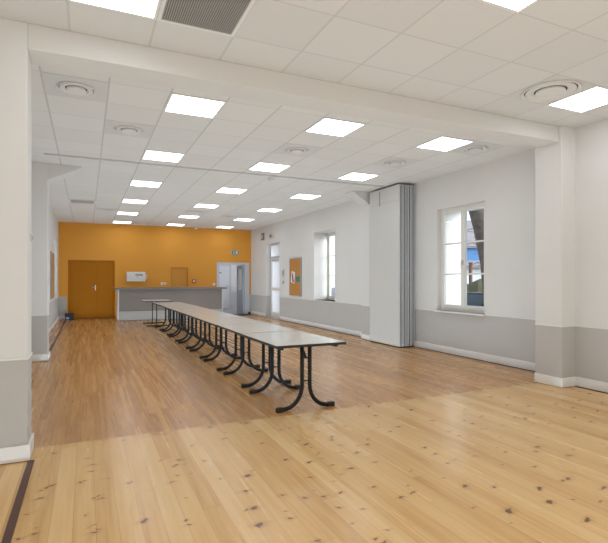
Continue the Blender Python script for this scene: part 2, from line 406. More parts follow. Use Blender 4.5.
rail(3, XR-t2, XR, 4.47, 9.10); rail(4, XR2-t2, XR2, 9.45, 15.02); rail(5, XR2-t2, XR2, 16.5, YE); rail(6, XNR-t2, XNR, YN, 4.14)
rail(7, 5.50-t2, 5.50, 4.13-t2, 4.52); rail(8, 5.50, XNR-t2, 4.13-t2, 4.13); rail(9, 5.80-t2, 5.80, 9.10-t2, 9.45)
rail(10, XL0, -.41+t2, 4.17-t2, 4.17); rail(11, -.41, -.41+t2, 4.17, 4.47); rail(12, XL, -.60+t2, 9.10-t2, 9.10); rail(13, -.60, -.60+t2, 9.10, 9.45)
rail(14, XL, XL+t2, 9.45, YE)
# dark strips in the floor
def strip(n, x0, x1, y0, y1, mat='dark_gapwood', z=.006): band('trim_%d' % n, x0, x1, y0, y1, 0.0, z, M[mat], 0)
strip(20, XR-T-.035, XR, 4.47, 7.75); strip(21, XR2-T-.035, XR2, 9.45, 15.05); strip(22, XNR-T-.03, XNR, YN, 4.12)
strip(23, -.405, -.362, YN, 4.145, 'dark_wood', .010)
strip(24, -.66, -.625, 9.5, 17.9, 'dark_gapwood', .004)
# thin conduit on the near pier corner
struct(MB().box(5.70, 5.712, 4.118, 4.13, 2.93, H).build('trim_26', M['rail']))

# ------------------------------------------------------------------ partition track in the ceiling
tr = empty('partition_track', (0, 8.40, H)); tag(tr, 'thin ceiling rail running across the hall to the folded partition', 'rail')
MB().box(-.60, 6.10, -.035, -.012, -.014, 0).box(-.60, 6.10, .012, .035, -.014, 0).build('track_flange', M['grey_white'], tr)
MB().box(-.60, 6.10, -.012, .012, -.004, 0).build('track_slot', M['dark'], tr)

# ------------------------------------------------------------------ folded partition panels
def make_panel():
    r = empty('partition_panel', (0,0,0))
    MB().box(-.040, -.028, -.535, .535, .02, 3.305, .003).box(.028, .040, -.535, .535, .02, 3.305, .003).build('face_board', M['panel'], r)
    MB().box(-.028, .028, -.50, .50, .03, 3.25).build('core', M['dark'], r)
    for s in (-1, 1):
        y0, y1 = sorted((s*.535, s*.555))
        e = MB().box(-.040, -.012, y0, y1, .02, 3.305, .004).box(.012, .040, y0, y1, .02, 3.305, .004)
        ya, yb = sorted((s*.50, s*.540)); e.build('edge_profile', M['alu'], r)
        MB().box(-.012, .012, ya, yb, .02, 3.27).build('groove_shade', M['black_rubber'], r)  # black filler paints the shade inside the edge groove
    MB().box(-.036, .036, -.54, .54, .004, .022).build('floor_seal', M['black_rubber'], r)
    MB().box(-.025, .025, -.50, .50, 3.252, 3.31).box(-.012, .012, -.02, .02, 3.30, 3.335).build('roller_carriage', M['dark'], r)
    return r
px = [5.764, 5.866, 5.968, 6.070]
plabels = ['folding partition panel standing outermost in the stack, broad pale face towards the hall',
           'second partition panel in the stack, just behind the pale outermost one',
           'third partition panel in the stack, counted from the hall side',
           'last partition panel of the stack, closest to the wall']
p0 = make_panel()
for i, x in enumerate(px):
    o = p0 if i == 0 else copy_tree(p0)
    o.location = (x, 8.435 + (0, .012, -.006, .008)[i], 0)
    tag(o, plabels[i], 'partition', 'stacked folding partition panels')
# the outermost one shows a closing strip and a slot near its top
MB().box(-.0425, -.040, -.535, .535, 2.985, 2.992).build('joint_line', M['grey_low'], p0)
MB().box(-.0430, -.040, .145, .160, 2.95, 3.25).build('slot', M['dark'], p0)

# ------------------------------------------------------------------ ceiling fittings
def make_light():
    r = empty('ceiling_light', (0,0,0))
    f = MB()
    for s in (-1, 1):
        f.box(-.298, .298, *sorted((s*.276, s*.298)), -.010, 0); f.box(*sorted((s*.276, s*.298)), -.276, .276, -.010, 0)
    f.build('frame', M['white_metal'], r)
    MB().box(-.276, .276, -.276, .276, -.007, -.001).build('diffuser', M['led'], r)
    return r
light0 = make_light(); used = [False]
def place_light(x, y, label, group):
    o = light0 if not used[0] else copy_tree(light0)
    used[0] = True
    o.location = (x, y, H); tag(o, label, 'ceiling light', group)
side = {1.105: 'left', 2.905: 'middle', 4.705: 'right'}
order = ['first', 'second', 'third', 'fourth', 'fifth', 'last']
for x, sd in side.items():
    for k in range(6):
        if k == 0: lab = {'left': 'square LED ceiling panel just past the beam, in the row over the long counter side beside the two round vents',
                          'middle': 'square LED ceiling panel just past the beam, in the row above the long tables',
                          'right': 'square LED ceiling panel just past the beam, in the row along the window wall'}[sd]
        else:
            where = {'left': 'in the row away from the windows', 'middle': 'in the middle row', 'right': 'in the row along the window wall'}[sd]
            lab = ('last square LED ceiling panel by the orange wall, ' + where) if k == 5 else '%s square LED ceiling panel from the beam, %s' % (order[k], where)
        if k == 0 and sd == 'left': lab = 'square LED ceiling panel just past the beam, in the row away from the windows'
        place_light(x, 5.4 + 2.4*k, lab, 'square LED panels of the far hall ceiling')
for x, y, lab in ((.178, 3.413, 'square LED ceiling panel beside the grey air grille, this side of the beam'),
                  (2.578, 2.213, 'square LED ceiling panel farthest from the beam, cut by the top of the picture'),
                  (4.978, 3.413, 'square LED ceiling panel touching a big round vent, this side of the beam')):
    place_light(x, y, lab, 'square LED panels of the near ceiling')

M['vent_plate'] = simple('vent_plate', (0.66, 0.65, 0.635), 0.6)
M['vent_white'] = simple('vent_white', (0.74, 0.73, 0.715), 0.45)
def make_vent():
    r = empty('round_vent', (0,0,0))
    MB().box(-.292, .292, -.292, .292, -.003, 0).build('plate', M['vent_plate'], r)
    MB().lathe([(.272, -.003), (.282, -.014), (.270, -.022), (.250, -.008), (.248, -.004)], 56).build('outer_ring', M['vent_white'], r)
    MB().lathe([(.249, -.0035), (.249, -.0045), (.10, -.0045)], 56).build('dark_throat', M['dark'], r)
    MB().lathe([(.238, -.005), (.240, -.014), (.225, -.018), (.158, -.009), (.155, -.005)], 56).build('inner_ring', M['vent_white'], r)
    MB().lathe([(.138, -.006), (.146, -.026), (.132, -.032), (.09, -.027), (0, -.025)], 56).build('core', M['vent_white'], r)
    return r
v0 = make_vent()
vents = [(4.378, 3.413, 'large round ceiling vent this side of the beam, touching a light panel'),
         (-.095, 5.4, 'round ceiling vent just past the beam, at the end away from the windows'),
         (.505, 6.6, 'round ceiling vent one row behind the one beside the left pier'),
         (2.905, 6.6, 'round ceiling vent between two lights of the middle row'),
         (4.705, 6.6, 'round ceiling vent between two lights of the window row, before the partition'),
         (5.305, 5.4, 'round ceiling vent just past the beam, close to the window wall'),
         (.505, 14.4, 'small far round ceiling vent above the orange double door'),
         (4.105, 14.4, 'small far round ceiling vent near the lit doorway'),
         (2.905, 13.8, 'small far round ceiling vent between lights of the middle row'),
         (1.705, 17.4, 'round ceiling vent close to the orange wall, beside a light')]
for i, (x, y, lab) in enumerate(vents):
    o = v0 if i == 0 else copy_tree(v0)
    o.location = (x, y, H); tag(o, lab, 'vent', 'round ceiling vents')
    if i:
        for k in children(o):
            if not k.name.startswith('plate'): k.scale = (.66, .66, 1.0)

def grille_thing(name, x, y, label, mat):
    r = empty(name, (x, y, H)); tag(r, label, 'vent')
    f = MB()
    for s in (-1, 1):
        f.box(-.298, .298, *sorted((s*.270, s*.298)), -.010, 0); f.box(*sorted((s*.270, s*.298)), -.270, .270, -.010, 0)
    f.build('frame', M['white_metal'], r)
    MB().box(-.27, .27, -.27, .27, -.0025, -.0005).build('backing', M['dark'] if mat == 'grille' else M[mat], r)
    s_ = MB()
    for k in range(34):
        xx = -.262 + k*.0159; s_.box(xx-.0052, xx+.0052, -.27, .27, -.007, -.0025)
    s_.build('slats', M['grille'] if mat == 'grille' else M[mat], r)
grille_thing('air_grille', .778, 3.413, 'grey slatted square air grille in the near ceiling, beside a light', 'grille')
M['brown_grille'] = simple('brown_grille', (0.52, 0.46, 0.43), 0.6)
grille_thing('air_grille', -.095, 13.2, 'brownish square grille in the far ceiling near the pier with the sloping top', 'brown_grille')

def detector(x, y, label, s=1.0):
    r = empty('smoke_detector', (x, y, H)); tag(r, label, 'smoke detector')
    MB().lathe([(.055*s, 0), (.055*s, -.012*s), (.05*s, -.016*s)], 24).build('base', M['white_metal'], r)
    MB().lathe([(.046*s, -.014*s), (.046*s, -.045*s), (.03*s, -.06*s), (0, -.062*s)], 24).build('head', M['white_metal'], r)
detector(3.24, 8.62, 'small white smoke detector on the ceiling behind the partition rail')
detector(3.76, 17.95, 'white smoke detector on the ceiling against the orange wall', 1.35)

# ------------------------------------------------------------------ tables
TH = 0.715; TW = .80; TL = 1.215
def leg_path(s):
    pts = []
    xv, xe, zf, rad = .045, .335, .023, .235
    pts.append((s*xv, TH-.03)); pts.append((s*xv, .45)); pts.append((s*xv, zf+rad))
    for k in range(1, 10):
        a = k/9*PI/2
        pts.append((s*(xv + rad*(1-math.cos(a))*0.92), zf + rad*(1-math.sin(a))))
    pts.append((s*xe, zf))
    return pts
def make_table():
    r = empty('folding_table', (0,0,0))
    MB().box(-TW/2+.004, TW/2-.004, -TL/2+.004, TL/2-.004, TH-.026, TH, .002).build('tabletop', M['laminate'], r)
    e = MB()
    for s in (-1, 1):
        e.box(-TW/2, TW/2, *sorted((s*(TL/2-.004), s*TL/2)), TH-.027, TH-.001); e.box(*sorted((s*(TW/2-.004), s*TW/2)), -TL/2+.004, TL/2-.004, TH-.027, TH-.001)
    e.build('edge_band', M['edge_band'], r)
    for s in (-1, 1):
        MB().box(*sorted((s*.30, s*.33)), -TL/2+.06, TL/2-.06, TH-.055, TH-.026).build('rail', M['black_metal'], r)
    for e_ in (-1, 1):
        y = e_*(TL/2-.165)
        for s in (-1, 1):
            lp = leg_path(s)
            lg = MB().tube([(x, y, z) for x, z in lp], .0215, 12).build('leg', M['black_metal'], r)
            xe = s*.335
            MB().box(*sorted((xe-s*.075, xe+s*.006)), y-.025, y+.025, 0.0, .048, .008).build('foot_cap', M['black_rubber'], lg)
        MB().box(-.30, .30, y-.012, y+.012, TH-.052, TH-.026).build('head_bar', M['black_metal'], r)
        for zs in (.295, .54): MB().box(-.045, .045, y-.005, y+.005, zs, zs+.012).build('spacer', M['black_metal'], r)
        MB().tube([(0, y, .55), (0, y-e_*.09, .64), (0, y-e_*.17, TH-.03)], .013, 8).build('strut', M['black_metal'], r)
    return r
t0 = make_table()
nth = ['grey folding table at the near end of the row, its whole end facing us', 'grey folding table, second from the near end of the long row',
       'grey folding table, third from the near end of the long row', 'grey folding table, fourth from the near end of the long row',
       'grey folding table, fifth from the near end of the long row', 'grey folding table, sixth from the near end of the long row',
       'grey folding table, seventh from the near end of the long row', 'grey folding table with curved legs touching the odd straight-legged one']
for i in range(8):
    o = t0 if i == 0 else copy_tree(t0)
    o.location = (2.13 + (-.004, .006, -.003, .004, 0, -.006, .005, -.01)[i], 4.43 + TL/2 + i*1.232, 0)
    o.rotation_euler.z = R((0.15, -.2, .1, 0, -.15, .2, -.1, .1)[i])
    tag(o, nth[i], 'table', 'folding tables set in one long row')
# the last table is of another kind: straight posts on flat feet
r = empty('folding_table', (1.93, 15.02, 0)); tag(r, 'slightly taller grey-topped table with straight thin legs, at the counter end of the row', 'table')
MB().box(-.40, .40, -.60, .60, .725, .745, .002).build('tabletop', M['laminate'], r)
MB().box(-.402, .402, -.602, -.598, .722, .744).box(-.402, .402, .598, .602, .722, .744).box(-.402, -.398, -.6, .6, .722, .744).box(.398, .402, -.6, .6, .722, .744).build('edge_band', M['edge_band'], r)
for s in (-1, 1):
    lg = MB().tube([(-.05, s*.50, .02), (-.05, s*.50, .725)], .014, 10).build('leg', M['black_metal'], r)
    MB().tube([(-.33, s*.50, .016), (.30, s*.50, .016)], .016, 10).build('foot', M['black_metal'], lg)
MB().box(-.065, -.035, -.5, .5, .70, .724).build('rail', M['black_metal'], r)

# ------------------------------------------------------------------ counter
r = empty('counter', (0, 0, 0)); tag(r, 'long taupe bar counter with grey top in front of the orange wall', 'counter')
MB().box(.97, 4.42, 16.72, 17.5, .335, 1.04, .003).build('front_panel', M['counter_front'], r)
MB().box(.98, 4.41, 16.74, 17.5, 0, .335, .003).build('plinth', M['counter_plinth'], r)
MB().box(.945, .972, 16.70, 17.52, 0, 1.04, .003).build('end_panel', M['counter_end'], r)
MB().box(4.418, 4.445, 16.70, 17.52, 0, 1.04, .003).build('end_panel', M['counter_end'], r)
MB().box(.84, 4.58, 16.62, 17.58, 1.04, 1.10, .006).build('worktop', M['counter_top'], r)
MB().box(.97, 4.42, 16.735, 17.50, .325, .338).build('shadow_gap', M['dark'], r)

# ------------------------------------------------------------------ back wall: orange double door, hatch, doorway
d = empty('door_1', (0, YE, 0)); struct(d)
f = MB().box(-.58, -.545, 0, .12, 0, 2.05).box(.885, .92, 0, .12, 0, 2.05).box(-.545, .885, 0, .12, 2.015, 2.05).build('door_frame', M['orange_door'], d)
for (a, b_) in ((-.543, .342), (.348, .883)):
    MB().box(a, b_, .035, .08, .008, 2.013, .004).build('door_leaf', M['orange_door'], d)
MB().box(.338, .352, .022, .036, .01, 2.0, .002).build('meeting_strip', M['orange_door'], d)
MB().box(-.545, .885, .0, .12, 0, .0085).build('leak_stop', M['dark_wood'], d)  # added to stop outside light leaking under the door leaves
hb = MB().box(.270, .296, .024, .035, .99, 1.17, .004).build('handle_plate', M['chrome'], d)
MB().tube([(.283, .03, 1.10), (.283, -.03, 1.10), (.17, -.03, 1.10)], .011, 10).build('lever', M['chrome'], hb)

h = empty('serving_hatch', (0, YE, 0)); tag(h, 'small orange hatch door set in the orange wall behind the counter', 'hatch')
M['orange_hatch_frame'] = simple('orange_hatch_gap_shade', (0.52, 0.22, 0.015), 0.6, var=0.03)  # darker tone paints in the shadow gap around the hatch door
M['orange_hatch'] = simple('orange_hatch_paint', (0.64, 0.285, 0.04), 0.6, var=0.03)
MB().box(2.87, 2.895, -.012, .12, .90, 1.83).box(3.465, 3.50, -.012, .12, .90, 1.83).box(2.895, 3.465, -.012, .12, 1.79, 1.83).box(2.895, 3.465, -.012, .12, .90, .93).build('frame', M['orange_hatch_frame'], h)
MB().box(2.897, 3.463, .025, .06, .932, 1.788, .003).build('door', M['orange_hatch'], h)

# lit doorway to the corridor
d = empty('door_2', (0, YE, 0)); struct(d)
MB().box(4.60, 4.70, -.02, .14, 0, 2.045).box(5.74, 5.92, -.02, .14, 0, 2.045).box(4.70, 5.74, -.02, .14, 1.965, 2.045).build('door_frame', M['grey_frame'], d)
lf = empty('door_leaf', (5.72, .15, 0), R(91)); lf.parent = d
def leafmesh():
    m = MB(); W = .78
    m.box(0, W, -.02, .02, .01, .95); m.box(0, .13, -.02, .02, .95, 1.95); m.box(W-.16, W, -.02, .02, .95, 1.95); m.box(.13, W-.16, -.02, .02, 1.80, 1.95)
    return m
lm = leafmesh().build('leaf_panel', M['grey_door'], lf)
MB().box(.13, .62, -.004, .004, .95, 1.80).build('pane', M['frost'], lf)
MB().tube([(.70, .02, 1.03), (.70, .06, 1.03), (.60, .06, 1.03)], .011, 8).tube([(.70, -.02, 1.03), (.70, -.06, 1.03), (.60, -.06, 1.03)], .011, 8).build('lever', M['chrome'], lf)
# corridor behind
struct(MB().box(3.6, 8.2, YE, 21.7, -.12, 0).build('floor_corridor', M['corridor_floor']))
struct(MB().box(3.6, 8.2, YE+.12, 21.7, 2.6, 2.7).build('ceiling_corridor', M['white_trim']))
solid_wall('wall_corridor_back', M['corridor'], 'y', 21.6, 21.75, 3.6, 8.2, 0, 2.6)
solid_wall('wall_corridor_front', M['corridor'], 'y', YE, YE+.12, XR2+.5, 8.3, 0, 2.7)
solid_wall('wall_corridor_left', M['corridor'], 'x', 3.5, 3.6, YE+.12, 21.7, 0, 2.6)
solid_wall('wall_corridor_right', M['corridor'], 'x', 8.2, 8.3, YE+.12, 21.7, 0, 2.6)
band('trim_27', 6.16, 8.2, 21.585, 21.6, .77, .80, M['grey_frame'])
d = empty('door_3', (0, 21.6, 0)); struct(d)
MB().box(5.25, 5.31, -.03, .0, 0, 2.06).box(6.08, 6.14, -.03, 0, 0, 2.06).box(5.31, 6.08, -.03, 0, 2.0, 2.06).build('door_frame', M['grey_frame'], d)
MB().box(5.315, 6.075, -.024, -.002, .01, 1.995, .003).build('door_leaf', M['pale_door'], d)
MB().tube([(6.0, -.02, 1.07), (6.0, -.06, 1.07), (5.9, -.06, 1.07)], .012, 8).build('handle', M['chrome'], d)
s_ = empty('door_sign', (5.60, 21.575, 1.68)); tag(s_, 'small dark plate on the pale door beyond the lit doorway', 'sign')
MB().box(-.085, .085, -.006, 0, -.035, .035, .002).build('plate', M['ink_pale'], s_)
MB().box(-.07, .07, -.008, -.005, .0, .022).box(-.07, .03, -.008, -.005, -.022, -.010).build('lettering', M['ink'], s_)
cl = empty('ceiling_light', (5.9, 20.0, 2.6)); tag(cl, 'round white ceiling lamp of the corridor beyond the lit doorway', 'ceiling light')
MB().lathe([(.19, 0), (.19, -.02), (.17, -.03)], 32).build('base', M['white_metal'], cl)
MB().lathe([(.165, -.028), (.15, -.06), (.08, -.085), (0, -.09)], 32).build('shade', emis('corridor_lamp', (.93, .97, 1), 120), cl)
tag(MB().box(4.72, 5.80, 17.35, 18.12, 0, .012, .004).build('door_mat', M['mat']), 'dark grey mat on the floor before the lit doorway', 'mat')

# fittings on the orange wall
b_ = empty('wall_heater', (0, YE, 0)); tag(b_, 'white oblong wall unit with dark lettering on the orange wall', 'wall unit')
MB().box(1.30, 1.94, -.14, 0, 1.30, 1.65, .018).build('casing', M['white_metal'], b_)
MB().box(1.60, 1.62, -.1415, -.139, 1.52, 1.57).box(1.63, 1.655, -.1415, -.139, 1.52, 1.57).box(1.665, 1.69, -.1415, -.139, 1.52, 1.57).box(1.70, 1.725, -.1415, -.139, 1.52, 1.57).box(1.735, 1.76, -.1415, -.139, 1.52, 1.565).box(1.77, 1.80, -.1415, -.139, 1.51, 1.565).box(1.81, 1.845, -.1415, -.139, 1.51, 1.565).build('lettering', M['ink'], b_)
MB().box(1.61, 1.71, -.1415, -.139, 1.465, 1.485).build('small_lettering', M['ink_pale'], b_)
MB().box(1.94, 2.00, -.10, -.02, 1.38, 1.56, .01).build('side_box', M['grey_frame'], b_)
for i, (x, lab) in enumerate(((2.545, 'white double socket plate beside the wall unit side, above the counter'), (2.655, 'white socket plate next to the hatch side, above the counter'))):
    o = empty('socket', (x, YE, 1.22)); tag(o, ['white socket above the counter, the one closer to the white wall unit', 'white socket above the counter, the one closer to the hatch'][i], 'socket', 'pair of sockets above the counter')
    MB().box(-.045, .045, -.014, 0, -.045, .045, .004).build('plate', M['white_metal'], o)
    MB().lathe([(.022, 0), (.022, .006), (.018, .001), (0, .001)], 20, (0, -.0145, 0), Matrix.Rotation(PI/2, 4, 'X')).build('insert', M['grey_white'], o)
o = empty('fire_alarm', (3.72, YE+.003, 1.31)); tag(o, 'small red fire alarm call point beside the hatch', 'fire alarm')
MB().box(-.065, .065, -.045, 0, -.065, .065, .006).build('casing', M['red'], o)
MB().box(-.035, .035, -.048, -.044, -.03, .035, .002).build('press_plate', M['paper'], o)
o = empty('light_switch', (4.50, YE, 1.19)); tag(o, 'tiny white switch on the orange wall next to the lit doorway', 'switch')
MB().box(-.04, .04, -.012, 0, -.04, .04, .004).build('plate', M['white_metal'], o)
MB().box(-.018, .018, -.016, -.011, -.025, .025, .003).build('rocker', M['white_metal'], o)
# exit sign: green box, white running man, doorway and arrow
o = empty('exit_sign', (5.33, YE, 2.435)); tag(o, 'small green and white emergency exit sign above the lit doorway', 'exit sign')
MB().box(-.15, .15, -.05, 0, -.085, .085, .006).build('casing', M['grey_white'], o)
MB().box(-.135, .135, -.053, -.049, -.07, .07).build('green_face', M['green'], o)
pg = MB().box(.02, .10, -.056, -.052, -.055, .055)
pg.box(-.075, -.05, -.056, -.052, .032, .055)
def bar(m, x0, z0, x1, z1, w):
    dx, dz = x1-x0, z1-z0; l = math.hypot(dx, dz); nx, nz = -dz/l*w/2, dx/l*w/2
    m.prism([(x0+nx, z0+nz), (x1+nx, z1+nz), (x1-nx, z1-nz), (x0-nx, z0-nz)], 'y', -.056, -.052)
bar(pg, -.065, .03, -.055, -.01, .022); bar(pg, -.06, .025, -.095, .01, .011); bar(pg, -.06, .025, -.02, .01, .011)
bar(pg, -.055, -.01, -.025, -.03, .014); bar(pg, -.025, -.03, -.03, -.058, .013); bar(pg, -.055, -.01, -.085, -.045, .014); bar(pg, -.085, -.045, -.115, -.045, .012)
pg.build('pictogram', M['paper'], o)

# dark crate by the orange door
o = empty('storage_box', (-.53, 17.98, 0), R(4)); tag(o, 'small dark navy box on the floor at the foot of the orange door', 'box')
bx = MB().box(-.13, .13, -.10, .10, 0, .012).box(-.13, -.118, -.10, .10, .012, .22).box(.118, .13, -.10, .10, .012, .22).box(-.118, .118, -.10, -.088, .012, .22).box(-.118, .118, .088, .10, .012, .22)
bx.build('body', M['navy'], o)
MB().box(-.14, .14, -.11, .11, .205, .228, .006).build('lid', M['black_rubber'], o)
MB().box(-.10, -.02, -.103, -.099, .04, .10).build('sticker', M['ink_pale'], o)
o = empty('door_stop', (5.87, 18.02, 0)); tag(o, 'tiny dark door stop on the floor in the corner by the lit doorway', 'door stop')
MB().lathe([(.045, 0), (.045, .06), (.035, .09), (0, .092)], 20).build('body', M['black_rubber'], o)
MB().lathe([(.049, .03), (.052, .04), (.049, .05)], 20).build('ring', M['dark'], o)

# ------------------------------------------------------------------ windows
def casement(name, xf, y0, y1, z0, z1, mat, glassmat, depth=.06):
    """two-leaf casement, three panes per leaf, standing in the plane x = xf..xf+depth"""
    w = struct(empty(name, (xf, y0, z0))); Wd, Ht = y1-y0, z1-z0
    b = .05
    MB().box(0, depth, 0, b, 0, Ht, .003).box(0, depth, Wd-b, Wd, 0, Ht, .003).box(0, depth, b, Wd-b, 0, b, .003).box(0, depth, b, Wd-b, Ht-b, Ht, .003).build('frame', mat, w)
    mid = Wd/2
    for (a, c) in ((b, mid), (mid, Wd-b)):
        s = MB(); q = .05; x0, x1 = -.012, .042
        s.box(x0, x1, a, a+q, b, Ht-b, .004).box(x0, x1, c-q, c, b, Ht-b, .004).box(x0, x1, a+q, c-q, b, b+q+.02, .004).box(x0, x1, a+q, c-q, Ht-b-q, Ht-b, .004)
        lo, hi = b+q+.02, Ht-b-q
        for k in (1, 2):
            z = lo + (hi-lo)*k/3; s.box(x0+.008, x1-.008, a+q, c-q, z-.014, z+.014, .003)
        sh = s.build('sash', mat, w)
        MB().box(.012, .018, a+q, c-q, lo, hi).build('pane', glassmat, sh)
    hd = MB().box(-.022, -.012, mid-.018, mid+.018, Ht*.44, Ht*.44+.10, .003).build('handle_plate', M['chrome'], w)
    MB().tube([(-.02, mid, Ht*.44+.06), (-.06, mid, Ht*.44+.06), (-.06, mid, Ht*.44-.05)], .009, 8).build('handle', M['chrome'], hd)
    return w
w1 = casement('window_1', XR+.09, 6.03, 7.23, .79, 2.72, M['frame_cream'], M['glass'])
MB().box(-.16, -.002, -.03, 1.23, -.025, .0, .004).build('window_sill', M['frame_cream'], w1)
w2 = casement('window_2', XR2+.47, 11.13, 12.40, .79, 2.74, M['frame_cream'], M['glass'])
MB().box(-.49, -.002, .005, 1.265, -.022, .0, .004).build('window_sill', M['frame_cream'], w2)
w3 = casement('window_3', XL-.36, 16.0, 17.2, .85, 2.62, M['frame_cream'], M['glass'])
# glazed outer door with transom
d = empty('door_4', (XR2+.16, 15.10, 0)); struct(d)
MB().box(0, .07, 0, .06, 0, 2.68, .003).box(0, .07, 1.29, 1.35, 0, 2.68, .003).box(0, .07, .06, 1.29, 2.62, 2.68, .003).box(0, .07, .06, 1.29, 2.14, 2.21, .003).build('door_frame', M['grey_frame'], d)
MB().box(.02, .032, .06, 1.29, 2.21, 2.62).build('transom_pane', M['frost'], d)
lf = MB().box(.005, .055, .07, .17, .01, 2.13, .003).box(.005, .055, 1.18, 1.28, .01, 2.13, .003).box(.005, .055, .17, 1.18, .01, .20, .003).box(.005, .055, .17, 1.18, 2.02, 2.13, .003).box(.005, .055, .17, 1.18, .98, 1.09, .003).build('door_leaf', M['frame_cream'], d)
MB().box(.024, .034, .17, 1.18, 1.09, 2.02).build('upper_pane', M['frost'], lf)
MB().box(.024, .034, .17, 1.18, .20, .98).build('lower_pane', M['frost'], lf)
MB().box(-.03, .005, .50, 1.15, 2.05, 2.11, .004).tube([(-.03, .60, 2.08), (-.10, .75, 2.09), (-.02, 1.05, 2.15)], .012, 8).build('door_closer', M['alu'], d)
MB().tube([(-.005, .13, 1.02), (-.06, .13, 1.02), (-.06, .25, 1.02)], .011, 8).build('lever', M['chrome'], d)
MB().box(-.16, 0, 0, 1.35, 0, .012).build('door_sill', M['alu'], d)

# ------------------------------------------------------------------ right wall fittings
def wallbox(name, y0, y1, z0, z1, depth, mat, label, cat, x=XR2, inner=None):
    o = empty(name, (x+.003, (y0+y1)/2, (z0+z1)/2)); tag(o, label, cat)
    hw, hh = (y1-y0)/2, (z1-z0)/2
    MB().box(-depth, 0, -hw, hw, -hh, hh, .006).build('casing', mat, o)
    if inner: MB().box(-depth-.004, -depth+.001, -hw*.55, hw*.55, -hh*.55, hh*.55, .002).build(inner[0], inner[1], o)
    return o
M['grey_box'] = simple('grey_plastic', (0.20, 0.20, 0.20), 0.5)
wallbox('alarm_siren', 16.62, 16.86, 2.84, 3.10, .06, M['grey_box'], 'grey upright alarm box high on the wall near the corner', 'alarm', inner=('speaker_face', M['grey_white']))
wallbox('emergency_light', 15.62, 15.98, 2.84, 3.0, .07, M['grey_white'], 'small grey emergency light above the glazed door', 'emergency light', inner=('lens', M['grey_box']))
wallbox('key_panel', 14.68, 14.80, 1.46, 1.72, .03, M['grey_white'], 'narrow grey control panel between the glazed door and the cork board, upper one', 'control panel', inner=('keypad', M['grey_box']))
wallbox('light_switch', 14.68, 14.82, 1.22, 1.34, .014, M['grey_white'], 'dark-faced switch under the control panel by the glazed door', 'switch', inner=('rocker', M['grey_box']))
wallbox('outlet', 7.32, 7.40, .25, .33, .012, M['grey_low'], 'small pale outlet low on the wall between window and partition', 'outlet', x=XR, inner=('insert', M['grey_white']))
# thermostat on the left pier
o = empty('thermostat', (-.41, 4.40, 1.72)); tag(o, 'tiny grey sensor on the inner side of the left pier', 'sensor')
MB().box(0, .014, -.025, .025, -.03, .03, .004).build('casing', M['grey_white'], o)
MB().box(.013, .017, -.012, .012, -.014, .014, .002).build('lens', M['grey_box'], o)

# cork boards
def cork(x, y0, y1, z0, z1, s, label):
    o = empty('cork_board', (x, y0, z0)); tag(o, label, 'notice board'); W_, H_ = y1-y0, z1-z0
    MB().box(*sorted((0, s*.018)), 0, W_, 0, H_).build('cork_sheet', M['cork'], o)
    a = sorted((0, s*.026)); q = .022
    MB().box(*a, 0, q, 0, H_).box(*a, W_-q, W_, 0, H_).box(*a, q, W_-q, 0, q).box(*a, q, W_-q, H_-q, H_).build('frame', M['alu'], o)
cork(XR2, 13.28, 14.20, .85, 2.05, -1, 'tall cork notice board with papers, between the glazed door and the deep window')
cork(XL, 14.25, 15.6, .85, 2.13, 1, 'brown notice board on the wall away from the windows, seen edge-on')
o = empty('poster', (XR2-.0185, 13.90, 1.45), 0); tag(o, 'white sheet with a dark print pinned askew on the cork board', 'poster')
o.rotation_euler.x = R(10)
MB().box(-.003, 0, -.14, .14, -.18, .18).build('sheet', M['paper'], o)
m = MB(); m.prism([(-.12, -.15), (.02, -.15), (.10, .10), (.03, .12)], 'x', -.0045, -.0028); m.build('print', M['rust'], o)
for i, (y, z, lab) in enumerate(((13.60, 1.38, 'teal card on the cork board, beside the white sheet'), (13.44, 1.39, 'teal card on the cork board, the one away from the white sheet'))):
    o = empty('card', (XR2-.0185, y, z)); tag(o, lab, 'card', 'teal cards on the cork board')
    MB().box(-.003, 0, -.065, .065, -.09, .09).build('sheet', M['teal'], o)
    MB().box(-.0045, -.0028, -.035, .035, .0, .05).build('print', M['ink'] if i == 0 else M['green'], o)

# ------------------------------------------------------------------ outside the windows
GZ = -.38
struct(MB().box(6.5, 90, -10, 90, GZ-.2, GZ).build('ground_asphalt', M['asphalt']))
struct(MB().box(-40, -1.4, -10, 60, GZ-.2, GZ).build('ground_bounce', M['bounce_white']))  # unseen ground, made white to bounce light into the left window
g = MB().box(11.7, 12.6, 6, 30, GZ, GZ+.06).build('lawn', M['grass']); tag(g, 'grass verge seen through the window behind the dark car', 'lawn')
# tree: leaning trunk with boughs
t = empty('tree', (10.87, 10.40, GZ)); tag(t, 'thick bare leaning tree trunk outside the window', 'tree')
tb = MB(); tb.tube([(.05, -.03, -.01), (.03, -.02, .3), (0, 0, 1.14), (-.07, .05, 2.22), (-.18, .16, 3.3), (-.30, .30, 4.24), (-.35, .40, 5.6)], [.36, .31, .255, .25, .29, .35, .30], 16)
tb.build('trunk', M['bark'], t)
bb = MB(); bb.tube([(-.27, .27, 4.0), (-.8, .7, 5.0), (-1.6, 1.2, 6.3)], [.2, .15, .08], 10).tube([(-.3, .33, 4.3), (.4, .7, 5.3), (1.2, .9, 6.8)], [.2, .15, .07], 10)
for k in range(14):
    a = random.uniform(0, 2*PI); z = random.uniform(4.0, 5.6)
    p = Vector((-.31, .33, z)); q = p + Vector((math.cos(a)*1.2, math.sin(a)*1.2, random.uniform(-.4, .8))); s2 = q + Vector((math.cos(a+.4)*.8, math.sin(a+.4)*.8, random.uniform(-.7, .7)))
    bb.tube([p, q, s2], [.04, .024, .008], 6)
bb.build('branches', M['bark'], t)
